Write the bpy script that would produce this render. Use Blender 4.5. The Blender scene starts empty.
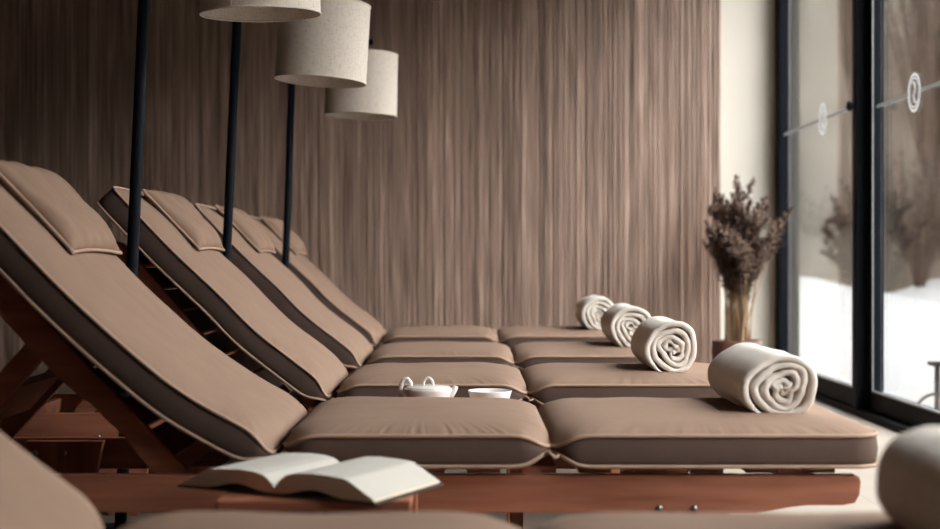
import bpy, bmesh, math, random
from mathutils import Vector, Matrix

C = bpy.context.scene.collection
H = 0.72                                   # eye height above the floor
PI = math.pi

# ------------------------------------------------------------------ camera
cam_data = bpy.data.cameras.new('camera')
cam = bpy.data.objects.new('camera', cam_data)
C.objects.link(cam)
cam.location = (0, 0, H)
cam.rotation_euler = (PI / 2, 0, 0)
cam_data.sensor_width = 36
cam_data.lens = 1386 / 940 * 36
cam_data.shift_y = -3.5 / 940
cam_data.clip_start = 0.05
cam_data.clip_end = 400
cam_data.dof.use_dof = True
cam_data.dof.focus_distance = 3.75
cam_data.dof.aperture_fstop = 2.8
bpy.context.scene.camera = cam

# ------------------------------------------------------------------ sky
world = bpy.data.worlds.new('overcast_sky')
bpy.context.scene.world = world
world.use_nodes = True
wn = world.node_tree
bg = wn.nodes['Background']
tc = wn.nodes.new('ShaderNodeTexCoord')
sep = wn.nodes.new('ShaderNodeSeparateXYZ')
ramp = wn.nodes.new('ShaderNodeValToRGB')
ramp.color_ramp.elements[0].position = 0.0
ramp.color_ramp.elements[0].color = (0.85, 0.85, 0.84, 1)
ramp.color_ramp.elements[1].position = 0.8
ramp.color_ramp.elements[1].color = (0.98, 0.99, 1.0, 1)
wn.links.new(tc.outputs['Generated'], sep.inputs[0])
wn.links.new(sep.outputs['Z'], ramp.inputs[0])
wn.links.new(ramp.outputs[0], bg.inputs['Color'])
bg.inputs['Strength'].default_value = 3.2

WINDOWS = [(6.52, 8.22), (4.55, 6.46), (2.6, 4.5), (0.9, 2.55)]     # bays along the window side
WX = 1.85                                                           # plane of the window side

# ------------------------------------------------------------------ exposure
vs = bpy.context.scene.view_settings
vs.view_transform = 'Standard'
vs.look = 'None'
vs.gamma = 1
vs.use_curve_mapping = False
vs.exposure = 2.08
cy = bpy.context.scene.cycles
cy.max_bounces = 10
cy.diffuse_bounces = 6
cy.transparent_max_bounces = 16
cy.sample_clamp_indirect = 6
cy.caustics_reflective = False
cy.caustics_refractive = False


# ------------------------------------------------------------------ materials
def new_mat(name):
    m = bpy.data.materials.new(name)
    m.use_nodes = True
    nt = m.node_tree
    return m, nt, nt.nodes['Principled BSDF']


def mapped(nt, scale, coord='Object'):
    t = nt.nodes.new('ShaderNodeTexCoord')
    mp = nt.nodes.new('ShaderNodeMapping')
    mp.inputs['Scale'].default_value = scale
    nt.links.new(t.outputs[coord], mp.inputs[0])
    return mp.outputs[0]


def noise(nt, vec, scale, detail=3, rough=0.55):
    n = nt.nodes.new('ShaderNodeTexNoise')
    n.inputs['Scale'].default_value = scale
    n.inputs['Detail'].default_value = detail
    n.inputs['Roughness'].default_value = rough
    nt.links.new(vec, n.inputs['Vector'])
    return n.outputs['Fac']


def ramp_of(nt, fac, stops):
    r = nt.nodes.new('ShaderNodeValToRGB')
    el = r.color_ramp.elements
    while len(el) < len(stops):
        el.new(0.5)
    for e, (p, c) in zip(el, stops):
        e.position = p
        e.color = (*c, 1)
    nt.links.new(fac, r.inputs[0])
    return r.outputs[0]


def bump(nt, bsdf, fac, strength, dist):
    b = nt.nodes.new('ShaderNodeBump')
    b.inputs['Strength'].default_value = strength
    b.inputs['Distance'].default_value = dist
    nt.links.new(fac, b.inputs['Height'])
    nt.links.new(b.outputs[0], bsdf.inputs['Normal'])


def simple(name, col, rough=0.5, spec=0.5, metal=0.0, vary=0.0, vscale=(8, 8, 8), bumpy=0.0, bscale=200, bdist=0.001):
    m, nt, b = new_mat(name)
    b.inputs['Roughness'].default_value = rough
    b.inputs['Specular IOR Level'].default_value = spec
    b.inputs['Metallic'].default_value = metal
    f = noise(nt, mapped(nt, vscale), 1.0, 4)
    lo = tuple(max(0, c * (1 - vary)) for c in col)
    hi = tuple(min(1, c * (1 + vary)) for c in col)
    nt.links.new(ramp_of(nt, f, [(0.3, lo), (0.7, hi)]), b.inputs['Base Color'])
    if bumpy:
        bump(nt, b, noise(nt, mapped(nt, (1, 1, 1)), bscale, 2), bumpy, bdist)
    return m


M = {}
M['fabric'] = simple('brown_cushion_fabric', (0.252, 0.161, 0.113), 0.85, 0.25, vary=0.06, vscale=(14, 14, 14), bumpy=0.25, bscale=38, bdist=0.004)
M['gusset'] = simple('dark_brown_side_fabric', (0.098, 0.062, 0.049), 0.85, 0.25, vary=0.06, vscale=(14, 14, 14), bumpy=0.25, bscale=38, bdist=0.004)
M['piping'] = simple('tan_piping', (0.40, 0.268, 0.195), 0.8, 0.25, vary=0.05)
M['towel'] = simple('terry_cloth', (0.76, 0.69, 0.62), 0.95, 0.1, vary=0.05, vscale=(30, 30, 30), bumpy=0.9, bscale=330, bdist=0.003)
M['black_metal'] = simple('blue_black_metal', (0.0055, 0.0075, 0.012), 0.6, 0.1, vary=0.1)
M['frame_metal'] = simple('anthracite_window_metal', (0.0042, 0.0056, 0.0085), 0.6, 0.06, vary=0.1)
M['bead'] = simple('grey_seal', (0.20, 0.20, 0.21), 0.35, 0.5, vary=0.05)
M['steel'] = simple('steel_bolt', (0.28, 0.27, 0.27), 0.4, 0.5, metal=1.0)
M['plaster'] = simple('cream_plaster', (0.78, 0.72, 0.635), 0.9, 0.2, vary=0.02, vscale=(2, 2, 2), bumpy=0.1, bscale=60)
M['dark_plaster'] = simple('brown_plaster', (0.03, 0.025, 0.023), 0.9, 0.2, vary=0.05, vscale=(2, 2, 2))
M['dark_floor'] = simple('dark_brown_floor', (0.15, 0.115, 0.092), 0.95, 0.1, vary=0.12, vscale=(90, 90, 90), bumpy=0.3, bscale=400, bdist=0.002)
M['mid_plaster'] = simple('warm_plaster', (0.30, 0.25, 0.21), 0.9, 0.2, vary=0.05, vscale=(2, 2, 2))
M['ceiling'] = simple('ceiling_paint', (0.10, 0.085, 0.075), 0.95, 0.1, vary=0.02)
M['porcelain'] = simple('white_porcelain', (0.84, 0.80, 0.76), 0.12, 0.6, vary=0.01)
M['paper'] = simple('paper', (0.50, 0.465, 0.415), 0.9, 0.15, vary=0.03)
M['cover'] = simple('dark_book_cloth', (0.05, 0.04, 0.035), 0.7, 0.3, vary=0.1)
M['plume'] = simple('dry_plume', (0.17, 0.112, 0.085), 0.95, 0.1, vary=0.35, vscale=(30, 30, 30))
M['stem'] = simple('dry_stem', (0.33, 0.215, 0.13), 0.8, 0.2, vary=0.35, vscale=(40, 40, 3))
M['pot'] = simple('reddish_brown_pot', (0.11, 0.045, 0.03), 0.6, 0.4, vary=0.15)
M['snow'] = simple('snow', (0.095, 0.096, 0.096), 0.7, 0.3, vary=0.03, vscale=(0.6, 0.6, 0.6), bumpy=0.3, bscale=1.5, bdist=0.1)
M['twig'] = simple('bare_twigs', (0.026, 0.018, 0.0135), 0.9, 0.1, vary=0.3)
M['evergreen'] = simple('evergreen_twigs', (0.012, 0.0125, 0.010), 0.9, 0.1, vary=0.3)
M['bulb'] = simple('opal_bulb', (0.8, 0.77, 0.7), 0.2, 0.5)


def mat_page_edge():
    m, nt, b = new_mat('page_edges')
    b.inputs['Roughness'].default_value = 0.9
    f = noise(nt, mapped(nt, (3, 3, 700)), 1.0, 2)
    nt.links.new(ramp_of(nt, f, [(0.3, (0.82, 0.64, 0.48)), (0.7, (0.92, 0.77, 0.61))]), b.inputs['Base Color'])
    return m


M['page_edge'] = mat_page_edge()


def mat_wood(name, dark, light, along='x'):
    m, nt, b = new_mat(name)
    sc = (2.2, 26, 26) if along == 'x' else (26, 26, 2.2)
    v = mapped(nt, sc)
    f = noise(nt, v, 1.0, 5, 0.6)
    nt.links.new(ramp_of(nt, f, [(0.28, dark), (0.72, light)]), b.inputs['Base Color'])
    b.inputs['Roughness'].default_value = 0.42
    b.inputs['Specular IOR Level'].default_value = 0.4
    bump(nt, b, f, 0.12, 0.002)
    return m


M['wood'] = mat_wood('reddish_teak', (0.22, 0.073, 0.042), (0.44, 0.172, 0.10))
M['wood_up'] = mat_wood('reddish_teak_upright', (0.22, 0.073, 0.042), (0.44, 0.172, 0.10), 'z')


def mat_slat_wall():
    m, nt, b = new_mat('striped_wall_panelling')
    v = mapped(nt, (1.0, 0.02, 0.012))
    f1 = noise(nt, v, 24, 3, 0.6)
    f2 = noise(nt, mapped(nt, (1.0, 0.02, 0.02)), 120, 2, 0.5)
    mix = nt.nodes.new('ShaderNodeMix')
    mix.data_type = 'FLOAT'
    mix.inputs[0].default_value = 0.55
    nt.links.new(f1, mix.inputs[2])
    nt.links.new(f2, mix.inputs[3])
    col = ramp_of(nt, mix.outputs[0], [(0.33, (0.062, 0.039, 0.031)), (0.45, (0.27, 0.176, 0.134)),
                                       (0.56, (0.42, 0.285, 0.22)), (0.67, (0.70, 0.51, 0.40))])
    nt.links.new(col, b.inputs['Base Color'])
    b.inputs['Roughness'].default_value = 0.42
    b.inputs['Specular IOR Level'].default_value = 0.5
    return m


M['slat_wall'] = mat_slat_wall()


def mat_floor():
    m, nt, b = new_mat('pale_floor_tiles')
    v = mapped(nt, (1, 1, 1))
    br = nt.nodes.new('ShaderNodeTexBrick')
    br.offset = 0.0
    br.inputs['Scale'].default_value = 1.0
    br.inputs['Brick Width'].default_value = 0.6
    br.inputs['Row Height'].default_value = 0.6
    br.inputs['Mortar Size'].default_value = 0.003
    br.inputs['Color1'].default_value = (0.35, 0.285, 0.225, 1)
    br.inputs['Color2'].default_value = (0.375, 0.31, 0.245, 1)
    br.inputs['Mortar'].default_value = (0.27, 0.23, 0.2, 1)
    nt.links.new(v, br.inputs['Vector'])
    n = noise(nt, v, 5, 4)
    mx = nt.nodes.new('ShaderNodeMix')
    mx.data_type = 'RGBA'
    mx.blend_type = 'MULTIPLY'
    mx.inputs[0].default_value = 0.25
    nt.links.new(br.outputs['Color'], mx.inputs[6])
    nt.links.new(n, mx.inputs[7])
    nt.links.new(mx.outputs[2], b.inputs['Base Color'])
    b.inputs['Roughness'].default_value = 0.45
    return m


M['floor'] = mat_floor()


def mat_linen(name, col, trans):
    m, nt, b = new_mat(name)
    w = noise(nt, mapped(nt, (1, 1, 0.12)), 420, 2)
    w2 = noise(nt, mapped(nt, (0.15, 0.15, 1)), 420, 2)
    ad = nt.nodes.new('ShaderNodeMath')
    ad.operation = 'ADD'
    nt.links.new(w, ad.inputs[0])
    nt.links.new(w2, ad.inputs[1])
    lo = tuple(c * 0.72 for c in col)
    nt.links.new(ramp_of(nt, ad.outputs[0], [(0.75, lo), (1.0, col)]), b.inputs['Base Color'])
    b.inputs['Roughness'].default_value = 0.95
    tr = nt.nodes.new('ShaderNodeBsdfTranslucent')
    tr.inputs['Color'].default_value = (*col, 1)
    ms = nt.nodes.new('ShaderNodeMixShader')
    ms.inputs[0].default_value = trans
    nt.links.new(b.outputs[0], ms.inputs[1])
    nt.links.new(tr.outputs[0], ms.inputs[2])
    nt.links.new(ms.outputs[0], nt.nodes['Material Output'].inputs['Surface'])
    return m


M['linen'] = mat_linen('beige_linen', (0.80, 0.715, 0.62), 0.07)
M['linen_in'] = mat_linen('white_shade_lining', (0.80, 0.74, 0.66), 0.12)
M['marking'] = mat_linen('etched_film', (0.50, 0.50, 0.50), 0.42)


def mat_glass():
    m, nt, b = new_mat('window_glass')
    nt.nodes.remove(b)
    fr = nt.nodes.new('ShaderNodeFresnel')
    geo = nt.nodes.new('ShaderNodeNewGeometry')              # unbent rays: same reflectance at both faces of the pane
    ior = nt.nodes.new('ShaderNodeMix')
    ior.data_type = 'FLOAT'
    ior.inputs[2].default_value = 1.45
    ior.inputs[3].default_value = 1 / 1.45
    nt.links.new(geo.outputs['Backfacing'], ior.inputs[0])
    nt.links.new(ior.outputs[0], fr.inputs['IOR'])
    tr = nt.nodes.new('ShaderNodeBsdfTransparent')
    tr.inputs['Color'].default_value = (0.955, 0.96, 0.955, 1)
    gl = nt.nodes.new('ShaderNodeBsdfGlossy')
    gl.inputs['Roughness'].default_value = 0.0
    ms = nt.nodes.new('ShaderNodeMixShader')
    nt.links.new(fr.outputs[0], ms.inputs[0])
    nt.links.new(tr.outputs[0], ms.inputs[1])
    nt.links.new(gl.outputs[0], ms.inputs[2])
    nt.links.new(ms.outputs[0], nt.nodes['Material Output'].inputs['Surface'])
    return m


M['glass'] = mat_glass()


def mat_hill():
    m, nt, b = new_mat('winter_hillside')
    v = mapped(nt, (1, 1, 1))
    f = noise(nt, v, 0.22, 7, 0.65)
    nt.links.new(ramp_of(nt, f, [(0.34, (0.020, 0.0165, 0.0135)), (0.52, (0.033, 0.0285, 0.023)), (0.7, (0.047, 0.042, 0.035))]), b.inputs['Base Color'])
    b.inputs['Roughness'].default_value = 1.0
    b.inputs['Specular IOR Level'].default_value = 0.0
    return m


M['hill'] = mat_hill()


# ------------------------------------------------------------------ helpers
def tag(o, label=None, cat=None, group=None, kind=None):
    if label: o['label'] = label
    if cat: o['category'] = cat
    if group: o['group'] = group
    if kind: o['kind'] = kind
    return o


def obj(name, bm, mat, parent=None, smooth=True):
    me = bpy.data.meshes.new(name)
    bmesh.ops.recalc_face_normals(bm, faces=bm.faces[:])
    bm.to_mesh(me)
    bm.free()
    if smooth:
        me.polygons.foreach_set('use_smooth', [True] * len(me.polygons))
    for mm in (mat if isinstance(mat, (list, tuple)) else [mat]):
        me.materials.append(mm)
    o = bpy.data.objects.new(name, me)
    C.objects.link(o)
    if parent: o.parent = parent
    return o


def empty(name, loc=(0, 0, 0), rot=(0, 0, 0)):
    o = bpy.data.objects.new(name, None)
    o.empty_display_size = 0.1
    C.objects.link(o)
    o.location = loc
    o.rotation_euler = rot
    return o


def add_box(bm, x0, x1, y0, y1, z0, z1, bevel=0.0, seg=2, mtx=None):
    vs_ = [bm.verts.new(p) for p in ((x0, y0, z0), (x1, y0, z0), (x1, y1, z0), (x0, y1, z0),
                                     (x0, y0, z1), (x1, y0, z1), (x1, y1, z1), (x0, y1, z1))]
    fs = [bm.faces.new([vs_[i] for i in f]) for f in ((0, 3, 2, 1), (4, 5, 6, 7), (0, 1, 5, 4), (1, 2, 6, 5), (2, 3, 7, 6), (3, 0, 4, 7))]
    if bevel:
        es = list({e for f in fs for e in f.edges})
        r = bmesh.ops.bevel(bm, geom=es, offset=bevel, segments=seg, affect='EDGES', profile=0.5)
        vs_ = list({v for f in r['faces'] for v in f.verts} | {v for v in vs_ if v.is_valid})
    if mtx:
        bmesh.ops.transform(bm, matrix=mtx, verts=[v for v in vs_ if v.is_valid])


def box_obj(name, dims, mat, parent=None, bevel=0.003, smooth=False):
    bm = bmesh.new()
    add_box(bm, *dims, bevel=bevel)
    return obj(name, bm, mat, parent, smooth)


def add_tube(bm, pts, r, n=8, closed=False, caps=True):
    pts = [Vector(p) for p in pts]
    k = len(pts)
    rad = r if callable(r) else (lambda t: r)
    rings = []
    prev = None
    for i, p in enumerate(pts):
        if closed:
            t = (pts[(i + 1) % k] - pts[i - 1])
        else:
            t = pts[min(i + 1, k - 1)] - pts[max(i - 1, 0)]
        t.normalize()
        if prev is None:
            up = Vector((0, 0, 1)) if abs(t.z) < 0.9 else Vector((1, 0, 0))
            a = t.cross(up).normalized()
        else:
            a = (prev - t * prev.dot(t)).normalized()
        prev = a
        b = t.cross(a)
        rr = rad(i / max(1, k - 1))
        rings.append([bm.verts.new(p + a * (rr * math.cos(2 * PI * j / n)) + b * (rr * math.sin(2 * PI * j / n))) for j in range(n)])
    m = k if closed else k - 1
    for i in range(m):
        A, B = rings[i], rings[(i + 1) % k]
        for j in range(n):
            bm.faces.new((A[j], A[(j + 1) % n], B[(j + 1) % n], B[j]))
    if caps and not closed:
        bm.faces.new(rings[0][::-1])
        bm.faces.new(rings[-1])


def add_lathe(bm, prof, n=40, origin=(0, 0, 0)):
    rings = []
    for r, z in prof:
        if r < 1e-6:
            rings.append([bm.verts.new((origin[0], origin[1], origin[2] + z))])
        else:
            rings.append([bm.verts.new((origin[0] + r * math.cos(2 * PI * j / n), origin[1] + r * math.sin(2 * PI * j / n), origin[2] + z)) for j in range(n)])
    for A, B in zip(rings, rings[1:]):
        for j in range(n):
            q = [A[j % len(A)], A[(j + 1) % len(A)], B[(j + 1) % len(B)], B[j % len(B)]]
            q = [v for i, v in enumerate(q) if v not in q[:i]]
            if len(q) > 2:
                bm.faces.new(q)


def add_prism(bm, poly, y0, y1, bevel=0.0):
    """polygon in XZ extruded along Y"""
    a = [bm.verts.new((x, y0, z)) for x, z in poly]
    b = [bm.verts.new((x, y1, z)) for x, z in poly]
    n = len(poly)
    fs = [bm.faces.new(a), bm.faces.new(b[::-1])]
    for i in range(n):
        fs.append(bm.faces.new((a[i], b[i], b[(i + 1) % n], a[(i + 1) % n])))
    if bevel:
        es = list(fs[0].edges) + list(fs[1].edges)
        bmesh.ops.bevel(bm, geom=es, offset=bevel, segments=2, affect='EDGES', profile=0.5)


def structure(name, bm, mat, parent=None, smooth=False):
    o = obj(name, bm, mat, parent, smooth)
    if parent is None: o['kind'] = 'structure'
    return o


# ------------------------------------------------------------------ the room
XL, YB, YW, ZC = -4.4, -3.2, 8.30, 3.0
bm = bmesh.new(); add_box(bm, 0.66, WX + 0.14, YB, YW + 0.1, -0.1, 0.0); structure('floor', bm, M['floor'])
bm = bmesh.new(); add_box(bm, XL, 0.66, YB, YW + 0.1, -0.1, 0.0); structure('floor_dark', bm, M['dark_floor'])  # darker floor on the lounger side, beyond the pale tiles
bm = bmesh.new(); add_box(bm, XL - 0.1, WX + 0.14, YB - 0.1, YW + 0.2, ZC, ZC + 0.12); structure('ceiling', bm, M['ceiling'])
bm = bmesh.new(); add_box(bm, XL - 0.1, XL, YB - 0.1, YW + 0.2, 0, ZC); structure('wall_left', bm, M['dark_plaster'])
bm = bmesh.new(); add_box(bm, XL, WX + 0.14, YB - 0.1, YB, 0, ZC); structure('wall_behind', bm, M['mid_plaster'])
bm = bmesh.new(); add_box(bm, XL, WX + 0.115, YW, YW + 0.2, 0, ZC); structure('wall_back', bm, M['plaster'])
# window side: header above the glazing and the closed stretch towards the camera's back
bm = bmesh.new()
add_box(bm, WX - 0.06, WX + 0.14, WINDOWS[-1][0] - 0.04, YW, 2.84, ZC)
add_box(bm, WX - 0.06, WX + 0.14, YB, WINDOWS[-1][0] - 0.04, 0, ZC)
structure('wall_right', bm, M['plaster'])

# striped panelling: one continuous folded skin of narrow upright ribs
random.seed(11)
x = XL
prof = [(x, YW - 0.004)]
while x < 1.494:
    w = random.choice((0.012, 0.016, 0.02, 0.026, 0.034))
    g = random.choice((0.005, 0.006, 0.008, 0.011))
    y = YW - random.uniform(0.026, 0.034)
    x1 = min(x + w, 1.494)
    prof += [(x + 0.0005, y), (x1 - 0.0005, y)]
    x = x1
    if x < 1.48:
        yb = YW - random.uniform(0.017, 0.024)
        prof += [(x, yb), (x + g, yb)]
        x += g
prof.append((1.494, YW - 0.004))
bm = bmesh.new()
lo_ = [bm.verts.new((px, py, 0.0)) for px, py in prof]
hi_ = [bm.verts.new((px, py, ZC)) for px, py in prof]
for i in range(len(prof) - 1):
    bm.faces.new((lo_[i], lo_[i + 1], hi_[i + 1], hi_[i]))
structure('trim_1', bm, M['slat_wall'])


# ------------------------------------------------------------------ windows
def window(idx, y0, y1, gx, first, last):
    r = empty('window_%d' % idx, (0, 0, 0)); r['kind'] = 'structure'
    zt = 2.84
    for (ya, yb) in ((y1 - 0.07, y1), (y0, y0 + 0.07)):
        b = bmesh.new(); add_box(b, gx - 0.028, gx + 0.028, ya, yb, 0.03, zt, 0.003); obj('stile', b, M['frame_metal'], r, False)
    b = bmesh.new(); add_box(b, gx - 0.028, gx + 0.028, y0 + 0.07, y1 - 0.07, 0.03, 0.115, 0.003); obj('bottom_rail', b, M['frame_metal'], r, False)
    b = bmesh.new(); add_box(b, gx - 0.028, gx + 0.028, y0 + 0.07, y1 - 0.07, zt - 0.08, zt, 0.003); obj('top_rail', b, M['frame_metal'], r, False)
    b = bmesh.new(); add_box(b, gx - 0.004, gx + 0.004, y0 + 0.065, y1 - 0.065, 0.11, zt - 0.075); obj('pane', b, M['glass'], r, False)
    # grey seals beside the pane
    b = bmesh.new(); add_box(b, gx - 0.031, gx - 0.02, y0 + 0.072, y0 + 0.082, 0.115, zt - 0.08); obj('seal', b, M['bead'], r, False)
    b = bmesh.new(); add_box(b, gx - 0.031, gx - 0.02, y0 + 0.08, y1 - 0.08, 0.116, 0.124); obj('seal', b, M['bead'], r, False)
    # etched warning line with round emblem on the pane
    zc = H + (0.742 if first else 0.711)
    ye = (y1 * 0.43 + y0 * 0.57) if first else y0 + 0.68 * (y1 - y0)
    xs = gx - 0.0062
    b = bmesh.new()
    add_box(b, xs, xs + 0.0015, y0 + 0.085, ye - 0.083, zc - 0.0075, zc + 0.0075)
    add_box(b, xs, xs + 0.0015, ye + 0.083, y1 - 0.075, zc - 0.0075, zc + 0.0075)
    obj('warning_line', b, M['marking'], r, False)
    b = bmesh.new()
    N = 48
    for ra, rb in ((0.083, 0.071), (0.064, 0.058)):
        va = [b.verts.new((xs, ye + ra * math.sin(2 * PI * i / N), zc + ra * math.cos(2 * PI * i / N))) for i in range(N)]
        vb = [b.verts.new((xs, ye + rb * math.sin(2 * PI * i / N), zc + rb * math.cos(2 * PI * i / N))) for i in range(N)]
        for i in range(N):
            b.faces.new((va[i], va[(i + 1) % N], vb[(i + 1) % N], vb[i]))
    # curl in the ring: two leaning leaf strokes
    for s in (1, -1):
        pts = []
        for i in range(15):
            t = i / 14
            a = -0.6 + 2.6 * t
            pts.append((xs, ye + s * (0.022 - 0.038 * math.sin(a) * 0.8), zc + s * (0.040 * math.cos(a) + 0.006)))
        add_tube(b, pts, lambda t: 0.0012 + 0.0045 * math.sin(PI * t), 6)
    obj('emblem', b, M['marking'], r, False)
    return r


for i, (wy0, wy1) in enumerate(WINDOWS):
    window(i + 1, wy0, wy1, WX + (0.0 if i % 2 == 0 else 0.03), i == 0, i == len(WINDOWS) - 1)
# fixed posts between the sashes, corner jamb, sill and head track
bm = bmesh.new(); add_box(bm, WX - 0.025, WX + 0.105, 8.222, YW, 0.0, 2.84, 0.003); structure('trim_2', bm, M['frame_metal'])
for k, (a, b_) in enumerate(((6.46, 6.52), (4.50, 4.55), (2.55, 2.60))):
    bm = bmesh.new(); add_box(bm, WX - 0.05, WX + 0.08, a, b_, 0.03, 2.84, 0.003); structure('trim_%d' % (k + 3), bm, M['frame_metal'])
bm = bmesh.new(); add_box(bm, WX - 0.055, WX + 0.12, WINDOWS[-1][0] - 0.04, 8.222, 0.0, 0.03, 0.003); structure('trim_6', bm, M['frame_metal'])
# grey seals running up the posts
for k, (sx_, sy_) in enumerate(((WX + 0.045, 8.222), (WX + 0.006, 6.39), (WX + 0.045, 4.50))):
    bm = bmesh.new(); add_box(bm, sx_ - 0.0032, sx_ + 0.0032, sy_ - 0.006, sy_ - 0.0005, 0.03, 2.84); structure('trim_%d' % (k + 7), bm, M['bead'])
# round latch knob on the post
k = empty('latch_knob', (WX - 0.05, 6.49, H + 0.725))
tag(k, 'small round black latch knob on the dark post between the two window panes', 'knob')
bm = bmesh.new(); add_tube(bm, [(-0.012, 0, 0), (-0.001, 0, 0)], 0.014, 20); obj('neck', bm, M['black_metal'], k)
bm = bmesh.new(); add_tube(bm, [(-0.034, 0, 0), (-0.03, 0, 0), (-0.016, 0, 0), (-0.012, 0, 0)], lambda t: 0.022 if 0.1 < t < 0.9 else 0.018, 24); obj('grip', bm, M['black_metal'], k)

# ------------------------------------------------------------------ outdoors
random.seed(5)
HILL = 0.36  # slope of the unseen side hill, added to cut low sky light indoors


def terrain(name, x0, x1, y0, y1, nx, ny, f, mat):
    b = bmesh.new()
    g = [[b.verts.new((x0 + (x1 - x0) * i / nx, y0 + (y1 - y0) * j / ny, f(x0 + (x1 - x0) * i / nx, y0 + (y1 - y0) * j / ny))) for j in range(ny + 1)] for i in range(nx + 1)]
    for i in range(nx):
        for j in range(ny):
            b.faces.new((g[i][j], g[i + 1][j], g[i + 1][j + 1], g[i][j + 1]))
    return structure(name, b, mat, None, True)


terrain('ground', WX + 0.14, 40, -20, 46, 90, 60,
        lambda x, y: -0.06 + 0.05 * math.sin(x * 0.9 + y * 0.7) * math.sin(y * 0.45) + (0.025 * max(0, y - 12) + 0.16 * math.sin(x * 2.3 + 0.6) * max(0, min(1, (y - 17) / 6))), M['snow'])
terrain('hillside', 2.4, 75, -45, 75, 72, 120,
        lambda x, y: -0.35 + max(0.62 * (y - 24), HILL * (x - 9.8)) + 0.5 * math.sin(x * 0.6) * math.sin(y * 0.4) * (1 if max(y - 24, x - 9.8) > 0 else 0), M['hill'])


def shrub(name, label, cat, loc, hgt, rad, n, mat, seed, group=None):
    rnd = random.Random(seed)
    r = empty(name, loc)
    tag(r, label, cat, group)
    bt = bmesh.new()
    bl = bmesh.new()
    for i in range(n):
        a = rnd.uniform(0, 2 * PI)
        h = hgt * rnd.uniform(0.55, 1.0)
        q = rad * rnd.uniform(0.2, 1.0)
        pts = [Vector((0.05 * math.cos(a), 0.05 * math.sin(a), 0))]
        for j in range(1, 5):
            t = j / 4
            pts.append(Vector((q * math.cos(a) * t ** 1.4 + rnd.uniform(-.04, .04), q * math.sin(a) * t ** 1.4 + rnd.uniform(-.04, .04), h * t)))
        add_tube(bt, pts, lambda t: 0.022 * (1 - 0.8 * t) + 0.003, 4)
        for j in range(70):
            t = rnd.uniform(0.25, 1)
            kk = min(3, int(t * 4))
            p = pts[kk].lerp(pts[kk + 1], t * 4 - kk)
            d = Vector((rnd.gauss(0, 1), rnd.gauss(0, 1), rnd.gauss(0.5, 0.7))).normalized() * rnd.uniform(0.06, 0.22)
            s = d.cross(Vector((rnd.gauss(0, 1), rnd.gauss(0, 1), rnd.gauss(0, 1)))).normalized() * 0.011
            v = [bl.verts.new(p), bl.verts.new(p + d * 0.5 + s), bl.verts.new(p + d), bl.verts.new(p + d * 0.5 - s)]
            bl.faces.new(v)
    obj('branches', bt, M['twig'], r)
    obj('foliage', bl, mat, r)
    return r


shrub('bush', 'dark evergreen bush beyond the right window pane at the edge of the snow', 'bush', (7.9, 24.3, 0.2), 2.5, 1.2, 70, M['evergreen'], 1)
shrub('bush', 'low brown bare bush at the foot of the hillside in the left window pane', 'bush', (6.55, 26.2, 0.8), 1.3, 1.0, 40, M['twig'], 3)
shrub('bare_tree', 'tall bare brown tree right behind the evergreen bush outside', 'tree', (8.9, 26.6, 1.0), 8.5, 1.7, 70, M['twig'], 4)
shrub('bare_tree', 'tall bare brown tree left of the evergreen bush, beside the window post', 'tree', (8.3, 29.5, 2.6), 8.0, 1.1, 70, M['twig'], 6)

st = empty('garden_stand', (2.36, 7.0, -0.06))
tag(st, 'small black metal stand with flat top standing in the snow outside', 'stand')
bm = bmesh.new(); add_tube(bm, [(0, 0, 0.0), (0, 0, 0.25)], 0.014, 10); obj('post', bm, M['black_metal'], st)
bm = bmesh.new(); add_box(bm, -0.035, 0.16, -0.05, 0.05, 0.25, 0.272, 0.004); obj('top_plate', bm, M['black_metal'], st, False)
bm = bmesh.new(); add_tube(bm, [(-0.11 * math.cos(PI * i / 16), 0, 0.01 + 0.10 * math.sin(PI * i / 16)) for i in range(17)], 0.008, 8); obj('foot_hoop', bm, M['black_metal'], st)


# ------------------------------------------------------------------ loungers
def smooth_curve(ctrl, n=60):
    pts = [Vector((a, 0, b)) for a, b in ctrl]
    P = [pts[0] * 2 - pts[1]] + pts + [pts[-1] * 2 - pts[-2]]
    dense = []
    for i in range(1, len(P) - 2):
        for k in range(16):
            t = k / 16
            a, b, c, d = P[i - 1], P[i], P[i + 1], P[i + 2]
            dense.append(0.5 * ((2 * b) + (c - a) * t + (2 * a - 5 * b + 4 * c - d) * t * t + (3 * b - a - 3 * c + d) * t ** 3))
    dense.append(pts[-1])
    L = [0]
    for a, b in zip(dense, dense[1:]):
        L.append(L[-1] + (b - a).length)
    return dense, L


def curve_map(ctrl):
    dense, L = smooth_curve(ctrl)

    def at(u):
        if u <= 0: return dense[0] + (dense[1] - dense[0]).normalized() * u
        for i in range(len(L) - 1):
            if L[i + 1] >= u:
                return dense[i].lerp(dense[i + 1], (u - L[i]) / (L[i + 1] - L[i] + 1e-9))
        return dense[-1] + (dense[-1] - dense[-2]).normalized() * (u - L[-1])

    def f(u, v, w):
        p = at(u)
        t = (at(u + 0.02) - at(u - 0.02)).normalized()
        n = Vector((-t.z, 0, t.x))
        if n.z < 0: n = -n
        return Vector((p.x, v, p.z)) + n * w
    return f, L[-1]


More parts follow.
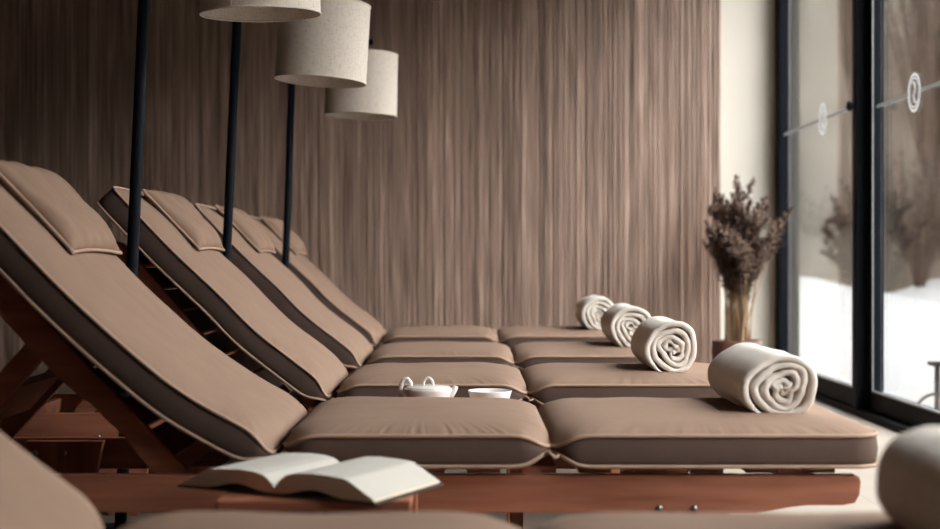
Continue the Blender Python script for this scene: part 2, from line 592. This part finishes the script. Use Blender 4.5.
def outline(a, b, r, nl, ns, nc):
    """points round a rounded rectangle of half sizes a, b, with a perimeter parameter"""
    pts = []
    for cx, cy_, a0 in ((a - r, b - r, 0), (-(a - r), b - r, PI / 2), (-(a - r), -(b - r), PI), (a - r, -(b - r), 1.5 * PI)):
        for i in range(nc + 1):
            t = a0 + PI / 2 * i / nc
            pts.append((cx + r * math.cos(t), cy_ + r * math.sin(t)))
    out = []
    per = nc + 1
    for c in range(4):
        seg = pts[c * per:(c + 1) * per]
        out += seg
        nx_ = pts[((c + 1) % 4) * per]
        m = nl if c in (0, 2) else ns
        for i in range(1, m):
            t = i / m
            out.append((seg[-1][0] * (1 - t) + nx_[0] * t, seg[-1][1] * (1 - t) + nx_[1] * t))
    return out


def cushion(name, parent, fmap, L, W, T, crown, pin0, pin1, seed, r=0.06, rise=0.052, pip_r=0.0042, bulge=(None, None)):
    rnd = random.Random(seed)
    ph = [(rnd.uniform(0, 6.28), rnd.uniform(0.7, 1.3)) for _ in range(8)]
    bu0, bu1 = (pin0 if bulge[0] is None else bulge[0]), (pin1 if bulge[1] is None else bulge[1])
    bm = bmesh.new()
    nl, ns, nc = 84, 40, 8
    # note: outline() starts along the long top side, so long = first axis
    def pin(u):
        return pin0 * math.exp(-(u / 0.036) ** 2) + pin1 * math.exp(-((L - u) / 0.036) ** 2)

    def crease(u, v, d, i, n):
        s = i / n * 2 * (L + W)
        e = math.exp(-d / 0.024) * (1 - math.exp(-d / 0.006))
        k = sum(math.sin(s * fq * q + p) for (p, q), fq in zip(ph[:4], (150, 215, 92, 290))) / 4
        big = sum(math.sin(u * fu * q + p + v * fv) for (p, q), fu, fv in zip(ph[4:], (9, 14, 23, 31), (7, 11, 5, 3))) / 4
        return 0.0050 * e * k + 0.0030 * big * min(1, d / 0.05)

    def ring(d, kind, lev=0.0):
        o = outline(L / 2 - d, W / 2 - d, max(min(r - 0.2 * d, W / 2 - d - 0.001), 0.004), nl, ns, nc)
        n = len(o)
        res = []
        for i, (pu, pv) in enumerate(o):
            u, v = pu + L / 2, pv + W / 2
            p = pin(u)
            top = T * (1 - 0.46 * p)
            bot = T * 0.46 * p
            if kind == 'top':
                w = top + crown * (1 - math.exp(-d / rise)) * (1 - 0.15 * p) + crease(u, v, d, i, n)
            elif kind == 'bot':
                w = bot - 0.004 * (1 - math.exp(-d / 0.03))
            else:
                w = bot + (top - bot) * lev
            if kind == 'top':                       # the filling bulges out over the seams at the hinges
                q = min(d, 0.030) * 1.0 + 0.004 * (1 - math.exp(-d / 0.01)) * math.exp(-d / 0.04)
                side = max(0.0, min(1.0, (min(v, W - v) - d) / 0.05))
                u += q * side * (bu1 * math.exp(-((L - u) / 0.075) ** 4) - bu0 * math.exp(-(u / 0.075) ** 4))
            res.append((u, v, w - T))
        return res

    rings = []
    md = min(L, W) / 2
    for d in (md - 0.03, 0.15, 0.05, 0.015): rings.append(ring(d, 'bot'))
    rings.append(ring(0, 'side', 0.0))
    for lev in (0.2, 0.5, 0.8): rings.append(ring(-0.005 * math.sin(PI * lev), 'side', lev))
    rings.append(ring(0, 'side', 1.0))
    for d in (0.003, 0.008, 0.014, 0.021, 0.030, 0.042, 0.06, 0.085, 0.12, 0.16, 0.20, 0.235, md - 0.015): rings.append(ring(d, 'top'))
    V = [[bm.verts.new(fmap(*p)) for p in rg] for rg in rings]
    n = len(V[0])
    for k_, (A, B) in enumerate(zip(V, V[1:])):
        for i in range(n):
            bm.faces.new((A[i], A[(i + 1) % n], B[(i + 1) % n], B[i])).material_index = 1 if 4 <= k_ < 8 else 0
    bm.faces.new(V[0][::-1])
    last = V[-1]
    bm.faces.new(last)
    o = obj(name, bm, [M['fabric'], M['gusset']], parent)
    for lev in (1.0, 0.0):
        b = bmesh.new()
        add_tube(b, [fmap(*p) for p in ring(-0.0025, 'side', lev)], pip_r, 6, closed=True)
        pp = obj('piping', b, M['piping'], o)
        pp['label'] = 'tan piping'
    return o


def pillow(parent, fmap, u0, u1, v0, v1, thick, seed, sink):
    rnd = random.Random(seed)
    ph = [rnd.uniform(0, 6.28) for _ in range(6)]
    L, W = u1 - u0, v1 - v0
    nu, nv = 26, 44
    bm = bmesh.new()

    def P(i, j, side):
        a, b = i / nu * 2 - 1, j / nv * 2 - 1
        # concave edges of a knife-edge pillow, ears at its corners
        ea = a * (1 - 0.07 * (1 - b * b) * abs(a))
        eb = b * (1 - 0.05 * (1 - a * a) * abs(b))
        prof = ((1 - a ** 4) * (1 - b ** 6)) ** 0.55 if abs(a) < 1 and abs(b) < 1 else 0.0
        w = side * thick * prof * (0.52 if side > 0 else 0.48)
        wr = 0.004 * math.sin(9 * b + ph[0]) * math.sin(3 * a + ph[1]) + 0.003 * math.sin(17 * b + 4 * a + ph[2]) + 0.004 * math.sin(34 * b + ph[3]) * max(0, a) ** 2
        w += wr * prof * (1 if side > 0 else 0.3)
        # the seam sags a little over the crown of the cushion
        w += sink + 0.48 * thick
        return fmap(u0 + (ea + 1) / 2 * L, v0 + (eb + 1) / 2 * W, w)

    for side in (1, -1):
        g = [[bm.verts.new(P(i, j, side)) for j in range(nv + 1)] for i in range(nu + 1)]
        for i in range(nu):
            for j in range(nv):
                bm.faces.new((g[i][j], g[i + 1][j], g[i + 1][j + 1], g[i][j + 1]))
    bmesh.ops.remove_doubles(bm, verts=bm.verts[:], dist=0.0003)
    o = obj('headrest_pillow', bm, M['fabric'], parent)
    loop = [(i, 0) for i in range(nu)] + [(nu, j) for j in range(nv)] + [(i, nv) for i in range(nu, 0, -1)] + [(0, j) for j in range(nv, 0, -1)]
    b = bmesh.new()
    add_tube(b, [P(i, j, 1) for i, j in loop], 0.0042, 6, closed=True)
    pp = obj('piping', b, M['piping'], o)
    pp['label'] = 'tan piping'
    return o


BACK_LOW = [(-0.385, -0.362), (-0.456, -0.327), (-0.573, -0.26), (-0.68, -0.175), (-0.808, -0.058), (-0.933, 0.071), (-1.068, 0.213)]
BACK_STEEP = [(-0.385, -0.362), (-0.455, -0.308), (-0.60, -0.195), (-0.70, -0.095), (-0.84, 0.038), (-0.985, 0.190), (-1.0, 0.206)]
WID = 0.65
T = 0.061


def lounger(label, x0, y0, back, tilt, seed, pil=(0.278, 0.035)):
    """tilt = angle of the back frame; y0 = distance of the near cushion edge; modelled round z = eye height"""
    root = empty('sun_lounger', (x0, y0, 0))
    tag(root, label, 'sun lounger', 'cushioned wooden sun loungers in a row')
    z = lambda q: H + q

    def flat(ux):
        return lambda u, v, w: Vector((ux + u, v, z(-0.347) + w))
    fb, Lb = curve_map([(a, z(b)) for a, b in back])
    cushion('back_cushion', root, fb, Lb, WID, T, 0.026, 0.85, 0.0, seed, r=0.04)
    cushion('seat_cushion', root, flat(-0.372), 0.532, WID, T, 0.027, 0.8, 0.9, seed + 1)
    cushion('leg_cushion', root, flat(0.164), 0.655, WID, T, 0.026, 0.9, 0.0, seed + 2, bulge=(0.9, 0.6))
    pillow(root, fb, Lb - pil[0], Lb - pil[1], 0.165, WID - 0.085, 0.066, seed + 3, 0.003)
    # cloth ties at the two hinges
    for hx, hz in ((-0.378, -0.392), (0.162, -0.385)):
        b = bmesh.new()
        add_tube(b, [(hx - 0.014, -0.004, z(hz)), (hx - 0.006, -0.010, z(hz + 0.008)), (hx + 0.006, -0.010, z(hz - 0.004)), (hx + 0.014, -0.004, z(hz))], 0.0035, 6)
        obj('tie', b, M['piping'], root)

    # ---- base frame
    RT, RB = -0.428, -0.497
    ra, rb = -1.38, 0.782
    poly = [(ra, RT), (rb - 0.012, RT), (rb - 0.003, RT - 0.004), (rb, RT - 0.014), (rb - 0.003, RT - 0.040), (rb - 0.012, RT - 0.056), (rb - 0.035, RT - 0.060),
            (0.675, RT - 0.060), (0.64, RT - 0.064), (0.60, RB - 0.002), (0.57, RB - 0.006), (ra + 0.05, RB - 0.006), (ra, RB + 0.02)]
    for ya, yb in ((0.020, 0.048), (WID - 0.048, WID - 0.020)):
        b = bmesh.new(); add_prism(b, [(p, z(q)) for p, q in poly[::-1]], ya, yb, 0.003); obj('side_rail', b, M['wood'], root, False)
    for ya, yb, out in ((0.050, 0.078, 0.018), (WID - 0.078, WID - 0.050, WID - 0.018)):
        for lx in (0.44, -0.98):
            lp = [(lx - 0.085, z(RT - 0.004)), (lx - 0.075, z(RB - 0.05)), (lx - 0.045, 0.0), (lx + 0.04, 0.0), (lx + 0.075, z(RB - 0.05)), (lx + 0.10, z(RT - 0.004))]
            b = bmesh.new(); add_prism(b, lp, ya, yb, 0.003); lg = obj('leg', b, M['wood_up'], root, False)
            yi = 0.079 if ya < 0.2 else ya - 0.001
            for bx in (-0.062, 0.008):
                for yo, bz in ((out, -0.494), (yi, -0.46)):
                    b = bmesh.new(); add_tube(b, [(lx + bx, yo - 0.003, z(bz)), (lx + bx, yo + 0.003, z(bz))], 0.0062, 14)
                    obj('bolt', b, M['steel'], lg)
    for k_, (cxp, zz) in enumerate(((-1.33, -0.465), (-0.98, -0.60), (0.44, -0.60), (0.70, -0.462))):
        b = bmesh.new(); add_box(b, cxp - 0.014, cxp + 0.014, 0.050, WID - 0.050, z(zz - 0.022), z(zz + 0.022), 0.003); obj('crossbar', b, M['wood'], root, False)
    sx = -0.535
    while sx < 0.74:
        b = bmesh.new(); add_box(b, sx - 0.034, sx + 0.034, 0.044, WID - 0.044, z(RT + 0.0005), z(RT + 0.0145), 0.002)
        obj('slat', b, M['wood'], root, False)
        sx += 0.1125

    # ---- back frame, hinged on the rails
    piv = Vector((-0.575, 0, z(-0.418)))
    rot = Matrix.Translation(piv) @ Matrix.Rotation(tilt, 4, 'Y') @ Matrix.Rotation(PI, 4, 'Z')
    # local: x runs up the back from the pivot, z away from the sitter is negative
    bp = [(-0.01, 0.0), (0.62, 0.0), (0.64, -0.012), (0.64, -0.048), (0.62, -0.06), (0.30, -0.060), (0.245, -0.056), (0.225, -0.046), (0.12, -0.046), (0.0, -0.060), (-0.05, -0.035)]
    for ya, yb in ((0.050, 0.078), (WID - 0.078, WID - 0.050)):
        b = bmesh.new(); add_prism(b, bp[::-1], -yb, -ya, 0.003)
        o = obj('back_rail', b, M['wood'], root, False); o.data.transform(rot)
    q = 0.07
    while q < 0.64:
        b = bmesh.new(); add_box(b, q - 0.037, q + 0.037, -(WID - 0.0785), -0.0785, -0.016, -0.002, 0.002)
        o = obj('back_slat', b, M['wood'], root, False); o.data.transform(rot)
        q += 0.085
    # prop: two struts and a board between them
    s0 = rot @ Vector((0.395, 0, -0.04))
    s1 = Vector((s0.x - 0.245, 0, z(-0.43)))
    ang = math.atan2(s0.z - s1.z, s0.x - s1.x)
    Ls = (s0 - s1).length
    sm = Matrix.Translation(s1) @ Matrix.Rotation(-ang, 4, 'Y')
    for ya, yb in ((0.113, 0.135), (WID - 0.135, WID - 0.113)):
        b = bmesh.new(); add_prism(b, [(-0.02, -0.024), (Ls + 0.02, -0.024), (Ls + 0.02, 0.024), (-0.02, 0.024)], ya, yb, 0.003)
        o = obj('prop_strut', b, M['wood'], root, False); o.data.transform(sm)
    b = bmesh.new(); add_box(b, Ls * 0.32, Ls * 0.62, 0.136, WID - 0.136, -0.010, 0.010, 0.002)
    o = obj('prop_board', b, M['wood'], root, False); o.data.transform(sm)
    return root


T46, T49 = math.radians(46.3), math.radians(49.0)
LY = (1.225, 2.75, 3.87, 5.03, 6.36)
LX = (-0.088, 0.0, 0.0, 0.0, -0.03)
lounger('brown cushioned wooden lounger nearest the camera, cut off by the bottom edge and blurred', LX[0], LY[0], BACK_STEEP, T46, 10)
lounger('brown cushioned wooden lounger right behind the open book, its wooden side rail in full view', LX[1], LY[1], BACK_LOW, T46, 20, (0.302, 0.03))
lounger('brown cushioned wooden lounger directly behind the white teapot and cup', LX[2], LY[2], BACK_STEEP, T49, 30)
lounger('brown cushioned wooden lounger second from the striped wall, third behind the open book', LX[3], LY[3], BACK_STEEP, T49, 40)
lounger('brown cushioned wooden lounger farthest back, next to the striped wall', LX[4], LY[4], BACK_STEEP, T49, 50)


# ------------------------------------------------------------------ rolled towels
def towel(label, x, y, z, R, length, seed, squash=0.86, yaw=0.0):
    rnd = random.Random(seed)
    ph = [rnd.uniform(0, 6.28) for _ in range(8)]
    turns = 4.4
    th_end = 2 * PI * turns
    th0 = -PI / 2 - 0.45 - th_end
    r0 = 0.006
    gap = (R - r0) / turns
    n = 190
    rows = [(-0.5, 0.45), (-0.492, 0.78), (-0.475, 0.97), (-0.45, 1.0), (-0.36, 1.0), (-0.2, 1.0), (0, 1.0), (0.2, 1.0), (0.36, 1.0), (0.45, 1.0), (0.475, 0.97), (0.492, 0.78), (0.5, 0.45)]
    bm = bmesh.new()
    base = []
    for i in range(n + 1):
        t = i / n
        a = th_end * t
        rr = r0 + (R - r0) * t - gap * 0.5
        kt = a / (2 * PI)
        wob = 0.0078 * math.sin(a * 2 + ph[0] + 0.5 * kt) + 0.0060 * math.sin(a * 3 + ph[1] - 0.7 * kt) + 0.0026 * math.sin(a * 5.3 + ph[2]) + 0.0013 * math.sin(a * 11.3 + ph[6])
        rr = max(0.004, rr + wob * (1 - 0.72 * t) * min(1, t * 6))
        base.append((a, rr))
    ends = []
    grid = []
    for fy, k in rows:
        hw = gap * 0.485 * k
        col = []
        tele = 0.0
        ringpts = []
        for side in (1, -1):
            seq = base if side == 1 else base[::-1]
            for a, rr in seq:
                lump = 0.0015 * math.sin(a * 1.7 + fy * 7 + ph[3]) + 0.0012 * math.sin(fy * 19 + a * 3 + ph[4])
                tt = a / th_end
                taper = min(1, (1 - tt) * 22 + 0.35, tt * 26 + 0.45)
                q = rr + side * hw * taper + lump
                px, pz = q * math.cos(a + th0), q * math.sin(a + th0)
                # lies on its own weight: flattened below
                pz *= squash
                if pz < -R * squash * 0.80: pz = -R * squash * 0.80 + (pz + R * squash * 0.80) * 0.25
                py = fy * length + 0.004 * math.sin(a * 2 + ph[5]) * (1 if abs(fy) > 0.4 else 0)
                ringpts.append(bm.verts.new((px, py, pz)))
        grid.append(ringpts)
    m = len(grid[0])
    for A, B in zip(grid, grid[1:]):
        for i in range(m):
            bm.faces.new((A[i], A[(i + 1) % m], B[(i + 1) % m], B[i]))
    for A in (grid[0], grid[-1]):
        h = m // 2
        for i in range(h - 1):
            bm.faces.new((A[i], A[i + 1], A[m - 2 - i], A[m - 1 - i]))
    zmin = min(v.co.z for v in bm.verts)
    for v in bm.verts: v.co.z -= zmin
    o = obj('rolled_towel', bm, M['towel'])
    o.location = (x, y, z)
    o.rotation_euler = (0, 0, yaw)
    tag(o, label, 'towel', 'rolled towels on the loungers')
    return o


CT = H - 0.347 + 0.022                   # top of the crowned cushions near their middle
towel('beige rolled towel at the right edge of the photo, blurred, on the nearest lounger', 0.580, 1.54, CT - 0.004, 0.085, 0.36, 3)
towel('largest sharp-edged cream rolled towel on the foot of the lounger behind the open book', 0.665, 3.155, CT - 0.009, 0.091, 0.43, 8, 0.86)
towel('cream rolled towel in sharp focus on the lounger behind the teapot and cup', 0.592, 4.21, CT - 0.002, 0.089, 0.36, 15, 0.97)
towel('cream rolled towel second from the striped wall, half hidden by the towel before it', 0.61, 5.38, CT, 0.091, 0.40, 22, 0.97)
towel('cream rolled towel farthest back on the lounger next to the striped wall', 0.61, 6.70, CT, 0.091, 0.40, 31, 0.98)


# ------------------------------------------------------------------ side tables, book, tea things
TT = H - 0.405


def table(label, x, y, w=0.33, dp=0.33):
    r = empty('side_table', (x, y, 0))
    tag(r, label, 'side table', 'small wooden tables between the loungers')
    a, d = w / 2, dp / 2
    box_obj('table_top', (-a, a, -d, d, TT - 0.018, TT), M['wood'], r, 0.003)
    for s in (-1, 1):
        box_obj('apron', (-a + 0.035, a - 0.035, s * (d - 0.02) - 0.008, s * (d - 0.02) + 0.008, TT - 0.065, TT - 0.0185), M['wood'], r, 0.002)
        box_obj('apron', (s * (a - 0.02) - 0.008, s * (a - 0.02) + 0.008, -d + 0.035, d - 0.035, TT - 0.065, TT - 0.0185), M['wood'], r, 0.002)
        for q in (-1, 1):
            box_obj('leg', (s * (a - 0.018) - 0.017, s * (a - 0.018) + 0.017, q * (d - 0.018) - 0.017, q * (d - 0.018) + 0.017, 0, TT - 0.0185), M['wood_up'], r, 0.003)
    return r


table('small wooden side table under the open book', -0.265, 2.505)
table('small wooden side table under the white teapot and cup', -0.03, 3.62)

bk = empty('open_book', (-0.285, 2.49, TT), (0, 0, math.radians(-27)))
tag(bk, 'thick hardback book lying open with pale pages on the small wooden table', 'book')
HB = 0.115
def page_curve(s):
    """height of the opened page block over the cover at distance s from the gutter"""
    pts = [(0.0, 0.008), (0.006, 0.018), (0.014, 0.026), (0.026, 0.033), (0.045, 0.0375), (0.075, 0.039), (0.11, 0.0375), (0.140, 0.035), (0.147, 0.033), (0.198, 0.004), (0.2, 0.003)]
    for (a, p), (b, q) in zip(pts, pts[1:]):
        if s <= b + 1e-9:
            t = (s - a) / (b - a)
            return p + (q - p) * t
    return pts[-1][1]
for s in (-1, 1):
    S = [0.2 * i / 60 for i in range(61)]
    b = bmesh.new()
    lo_, hi_ = [], []
    for yv in (-HB, HB):
        lo_.append([b.verts.new((s * q, yv, 0.005 + (0.011 * math.sin(PI * (q - 0.012) / 0.135) ** 2 if 0.012 < q < 0.147 else 0))) for q in S])
        hi_.append([b.verts.new((s * q, yv, 0.005 + page_curve(q) * (0.92 if s < 0 else 1.0))) for q in S])
    for i in range(60):
        for e in (0, 1):
            f = b.faces.new((lo_[e][i], lo_[e][i + 1], hi_[e][i + 1], hi_[e][i])); f.material_index = 1
        f = b.faces.new((hi_[0][i], hi_[0][i + 1], hi_[1][i + 1], hi_[1][i]))
        b.faces.new((lo_[0][i], lo_[1][i], lo_[1][i + 1], lo_[0][i + 1])).material_index = 1
    for i in (0, 60):
        b.faces.new((lo_[0][i], lo_[1][i], hi_[1][i], hi_[0][i])).material_index = 1
    obj('page_block', b, [M['paper'], M['page_edge']], bk, False)
b = bmesh.new(); add_box(b, -0.207, 0.207, -HB - 0.004, HB + 0.004, 0.0006, 0.0046, 0.001); obj('cover', b, M['cover'], bk, False)

# teapot with flat lid
tp = empty('teapot', (-0.108, 3.60, TT), (0, 0, math.radians(-8)))
tag(tp, 'small low white porcelain teapot with loop handle and knob on its lid', 'teapot')
bm = bmesh.new()
add_lathe(bm, [(0, 0.0), (0.034, 0.0), (0.036, 0.004), (0.044, 0.016), (0.052, 0.032), (0.058, 0.050), (0.0625, 0.068), (0.064, 0.074), (0.0625, 0.076), (0.060, 0.074), (0.055, 0.052), (0.045, 0.024), (0.0, 0.010)], 48)
obj('body', bm, M['porcelain'], tp)
bm = bmesh.new()
add_lathe(bm, [(0, 0.0765), (0.055, 0.0745), (0.0585, 0.0765), (0.055, 0.0795), (0.03, 0.0825), (0, 0.083)], 48)
ld_ = obj('lid', bm, M['porcelain'], tp)
bm = bmesh.new(); add_tube(bm, [(-0.013 * math.cos(PI * i / 12), 0, 0.081 + 0.021 * math.sin(PI * i / 12)) for i in range(13)], 0.0032, 10); obj('knob', bm, M['porcelain'], ld_)
bm = bmesh.new()
add_tube(bm, [(-0.045, 0, 0.078), (-0.048, 0, 0.090), (-0.055, 0, 0.098), (-0.064, 0, 0.098), (-0.071, 0, 0.088), (-0.073, 0, 0.070), (-0.068, 0, 0.052), (-0.058, 0, 0.046)], lambda t: 0.0045 + 0.002 * math.sin(PI * t), 10)
obj('handle', bm, M['porcelain'], tp)
bm = bmesh.new()
add_tube(bm, [(0.050, 0, 0.050), (0.060, 0, 0.062), (0.068, 0, 0.072), (0.073, 0, 0.081)], lambda t: 0.013 - 0.007 * t, 14)
obj('spout', bm, M['porcelain'], tp)

cp = empty('tea_cup', (0.052, 3.62, TT))
tag(cp, 'plain white porcelain tea cup right of the teapot', 'cup')
bm = bmesh.new()
add_lathe(bm, [(0, 0.0), (0.026, 0.0), (0.027, 0.004), (0.036, 0.012), (0.046, 0.028), (0.0525, 0.048), (0.0575, 0.066), (0.0572, 0.0675), (0.056, 0.066), (0.050, 0.046), (0.042, 0.026), (0.03, 0.014), (0, 0.010)], 48)
obj('bowl', bm, M['porcelain'], cp)


# ------------------------------------------------------------------ floor lamps
def lamp(label, bx, y, lean, ztop, sx, sz, stilt, fore=0.0, seam=-110):
    """bx = pole x at the floor, lean = sideways lean of the pole, sx/sz = centre of the shade's open bottom"""
    r = empty('floor_lamp', (bx, y, 0))
    tag(r, label, 'floor lamp', 'black floor lamps with linen drum shades')
    tl = math.tan(lean)
    bm = bmesh.new(); add_lathe(bm, [(0, 0.0), (0.125, 0.0), (0.128, 0.004), (0.126, 0.012), (0.03, 0.017), (0, 0.018)], 48); obj('base', bm, M['black_metal'], r)
    bm = bmesh.new(); add_tube(bm, [(0.014 * tl, 0, 0.014), (0.5 * tl, 0, 0.5), (1.1 * tl, 0, 1.1), (ztop * tl, 0, ztop)], 0.0155, 18); obj('pole', bm, M['black_metal'], r)
    sh = empty('shade', (sx - bx, 0, sz), (fore, stilt, 0))
    sh.parent = r
    hgt, rad = 0.266, 0.157
    top = Matrix.Rotation(stilt, 4, 'Y') @ Vector((0, 0, hgt + 0.055))
    end = Vector((sx - bx, 0, sz)) + top
    bm = bmesh.new()
    st_ = Vector((ztop * tl, 0, ztop - 0.01))
    dv = (end - st_).normalized()
    add_tube(bm, [st_ - dv * 0.03, st_, end, end + dv * 0.03], 0.009, 12)
    add_tube(bm, [end + dv * 0.02, end + dv * 0.024, end + dv * 0.04, end + dv * 0.044], 0.013, 14)
    add_tube(bm, [st_ - dv * 0.022, st_ + dv * 0.022], 0.019, 14)
    obj('arm', bm, M['black_metal'], r)
    bm = bmesh.new(); add_lathe(bm, [(rad, 0.0), (rad * 0.985, hgt)], 64); s = obj('shade_cloth', bm, M['linen'], sh)
    bm = bmesh.new(); add_lathe(bm, [(rad - 0.003, 0.003), (rad * 0.985 - 0.003, hgt - 0.003)], 64); obj('lining', bm, M['linen_in'], sh)
    for zz, q in ((0.0, 1.0), (hgt, 0.985)):
        bm = bmesh.new()
        add_tube(bm, [((rad * q - 0.0005) * math.cos(2 * PI * i / 64), (rad * q - 0.0005) * math.sin(2 * PI * i / 64), zz) for i in range(64)], 0.003, 6, closed=True)
        obj('hem', bm, M['linen'], sh)
    bm = bmesh.new()
    a = math.radians(-98 - 0)
    add_box(bm, rad - 0.001, rad + 0.0012, -0.0035, 0.0035, 0.004, hgt - 0.004, mtx=Matrix.Rotation(math.radians(seam), 4, 'Z'))
    obj('seam', bm, M['linen'], sh)
    bm = bmesh.new()
    add_tube(bm, [(0, 0, hgt + 0.055), (0, 0, hgt - 0.06)], 0.006, 10)
    for i in range(3):
        t = 2 * PI * i / 3
        add_tube(bm, [(0, 0, hgt - 0.012), ((rad * 0.98) * math.cos(t), (rad * 0.98) * math.sin(t), hgt - 0.004)], 0.0022, 6)
    add_tube(bm, [(0, 0, hgt - 0.06), (0, 0, hgt - 0.115)], 0.019, 16)
    obj('fitting', bm, M['black_metal'], sh)
    bm = bmesh.new(); add_lathe(bm, [(0, 0.085), (0.014, 0.088), (0.025, 0.100), (0.028, 0.113), (0.023, 0.128), (0.014, 0.142), (0.012, 0.155)], 24); obj('bulb', bm, M['bulb'], sh)
    return r


lamp('nearest black floor lamp with linen drum shade cut off by the top edge', -0.918, 3.635, 0.045, H + 0.975, -0.549, H + 0.648, math.radians(-1.2), 0.05, -110)
lamp('middle black floor lamp, linen drum shade between the nearest and farthest shades', -0.872, 4.775, 0.045, H + 0.955, -0.515, H + 0.620, math.radians(3.8), 0, 70)
lamp('farthest black floor lamp, linen drum shade lowest of the three', -0.825, 6.02, 0.034, H + 0.96, -0.475, H + 0.631, math.radians(1.6), 0, 60)

# ------------------------------------------------------------------ dried reeds in a pot
pl = empty('dried_reed_arrangement', (1.485, 7.70, 0))
tag(pl, 'tall dried reed plumes in a reddish brown pot in the corner by the window', 'dried plant')
bm = bmesh.new()
add_lathe(bm, [(0, 0.0), (0.10, 0.0), (0.115, 0.02), (0.135, 0.12), (0.142, 0.22), (0.138, 0.275), (0.128, 0.28), (0.124, 0.27), (0.126, 0.2), (0.11, 0.03), (0, 0.02)], 40)
obj('pot', bm, M['pot'], pl)
rnd = random.Random(77)
for i in range(70):
    a = rnd.uniform(0, 2 * PI)
    q = rnd.uniform(0.0, 0.085)
    hh = rnd.uniform(0.66, 0.95) if i > 4 else rnd.uniform(0.95, 1.08)
    tx = rnd.gauss(0.005, 0.058)
    ty = rnd.gauss(0, 0.09)
    if i <= 4: tx = 0.012 * i - 0.01
    if i == 5: tx, hh = 0.24, 0.86
    p0 = Vector((q * math.cos(a), q * math.sin(a), 0.05))
    p3 = Vector((tx + 0.5 * p0.x, ty, hh))
    pts = [p0]
    for j in range(1, 7):
        t = j / 6
        p = p0.lerp(p3, t)
        p.x += -0.02 * math.sin(PI * t) * (1 if tx > 0 else -1)
        pts.append(p)
    b = bmesh.new(); add_tube(b, pts, lambda t: 0.0045 - 0.002 * t, 5); stem_ = obj('reed', b, M['stem'], pl)
    # feathery plume
    b = bmesh.new()
    pl_len = rnd.uniform(0.20, 0.40)
    d0 = (pts[-1] - pts[-3]).normalized()
    droop = Vector((rnd.uniform(-0.16, 0.16), rnd.uniform(-0.12, 0.12), rnd.uniform(-0.06, 0)))
    for j in range(150):
        t = j / 150
        c = pts[-1] + d0 * (pl_len * (t - 0.55)) + droop * max(0, t) ** 2
        sz = 0.095 * math.sin(PI * min(1, t * 0.92 + 0.08)) ** 0.7
        ang = rnd.uniform(0, 2 * PI)
        dv = (Vector((math.cos(ang), math.sin(ang), 0)) * sz * rnd.uniform(0.5, 1.0) + d0 * rnd.uniform(0.0, 0.06))
        sdv = dv.cross(d0).normalized() * 0.0065
        m1 = c + dv * 0.55 + Vector((0, 0, 0.006))
        v = [b.verts.new(c - sdv * 0.3), b.verts.new(m1 - sdv), b.verts.new(c + dv + Vector((0, 0, -0.012))), b.verts.new(m1 + sdv)]
        b.faces.new(v)
    obj('plume', b, M['plume'], stem_)
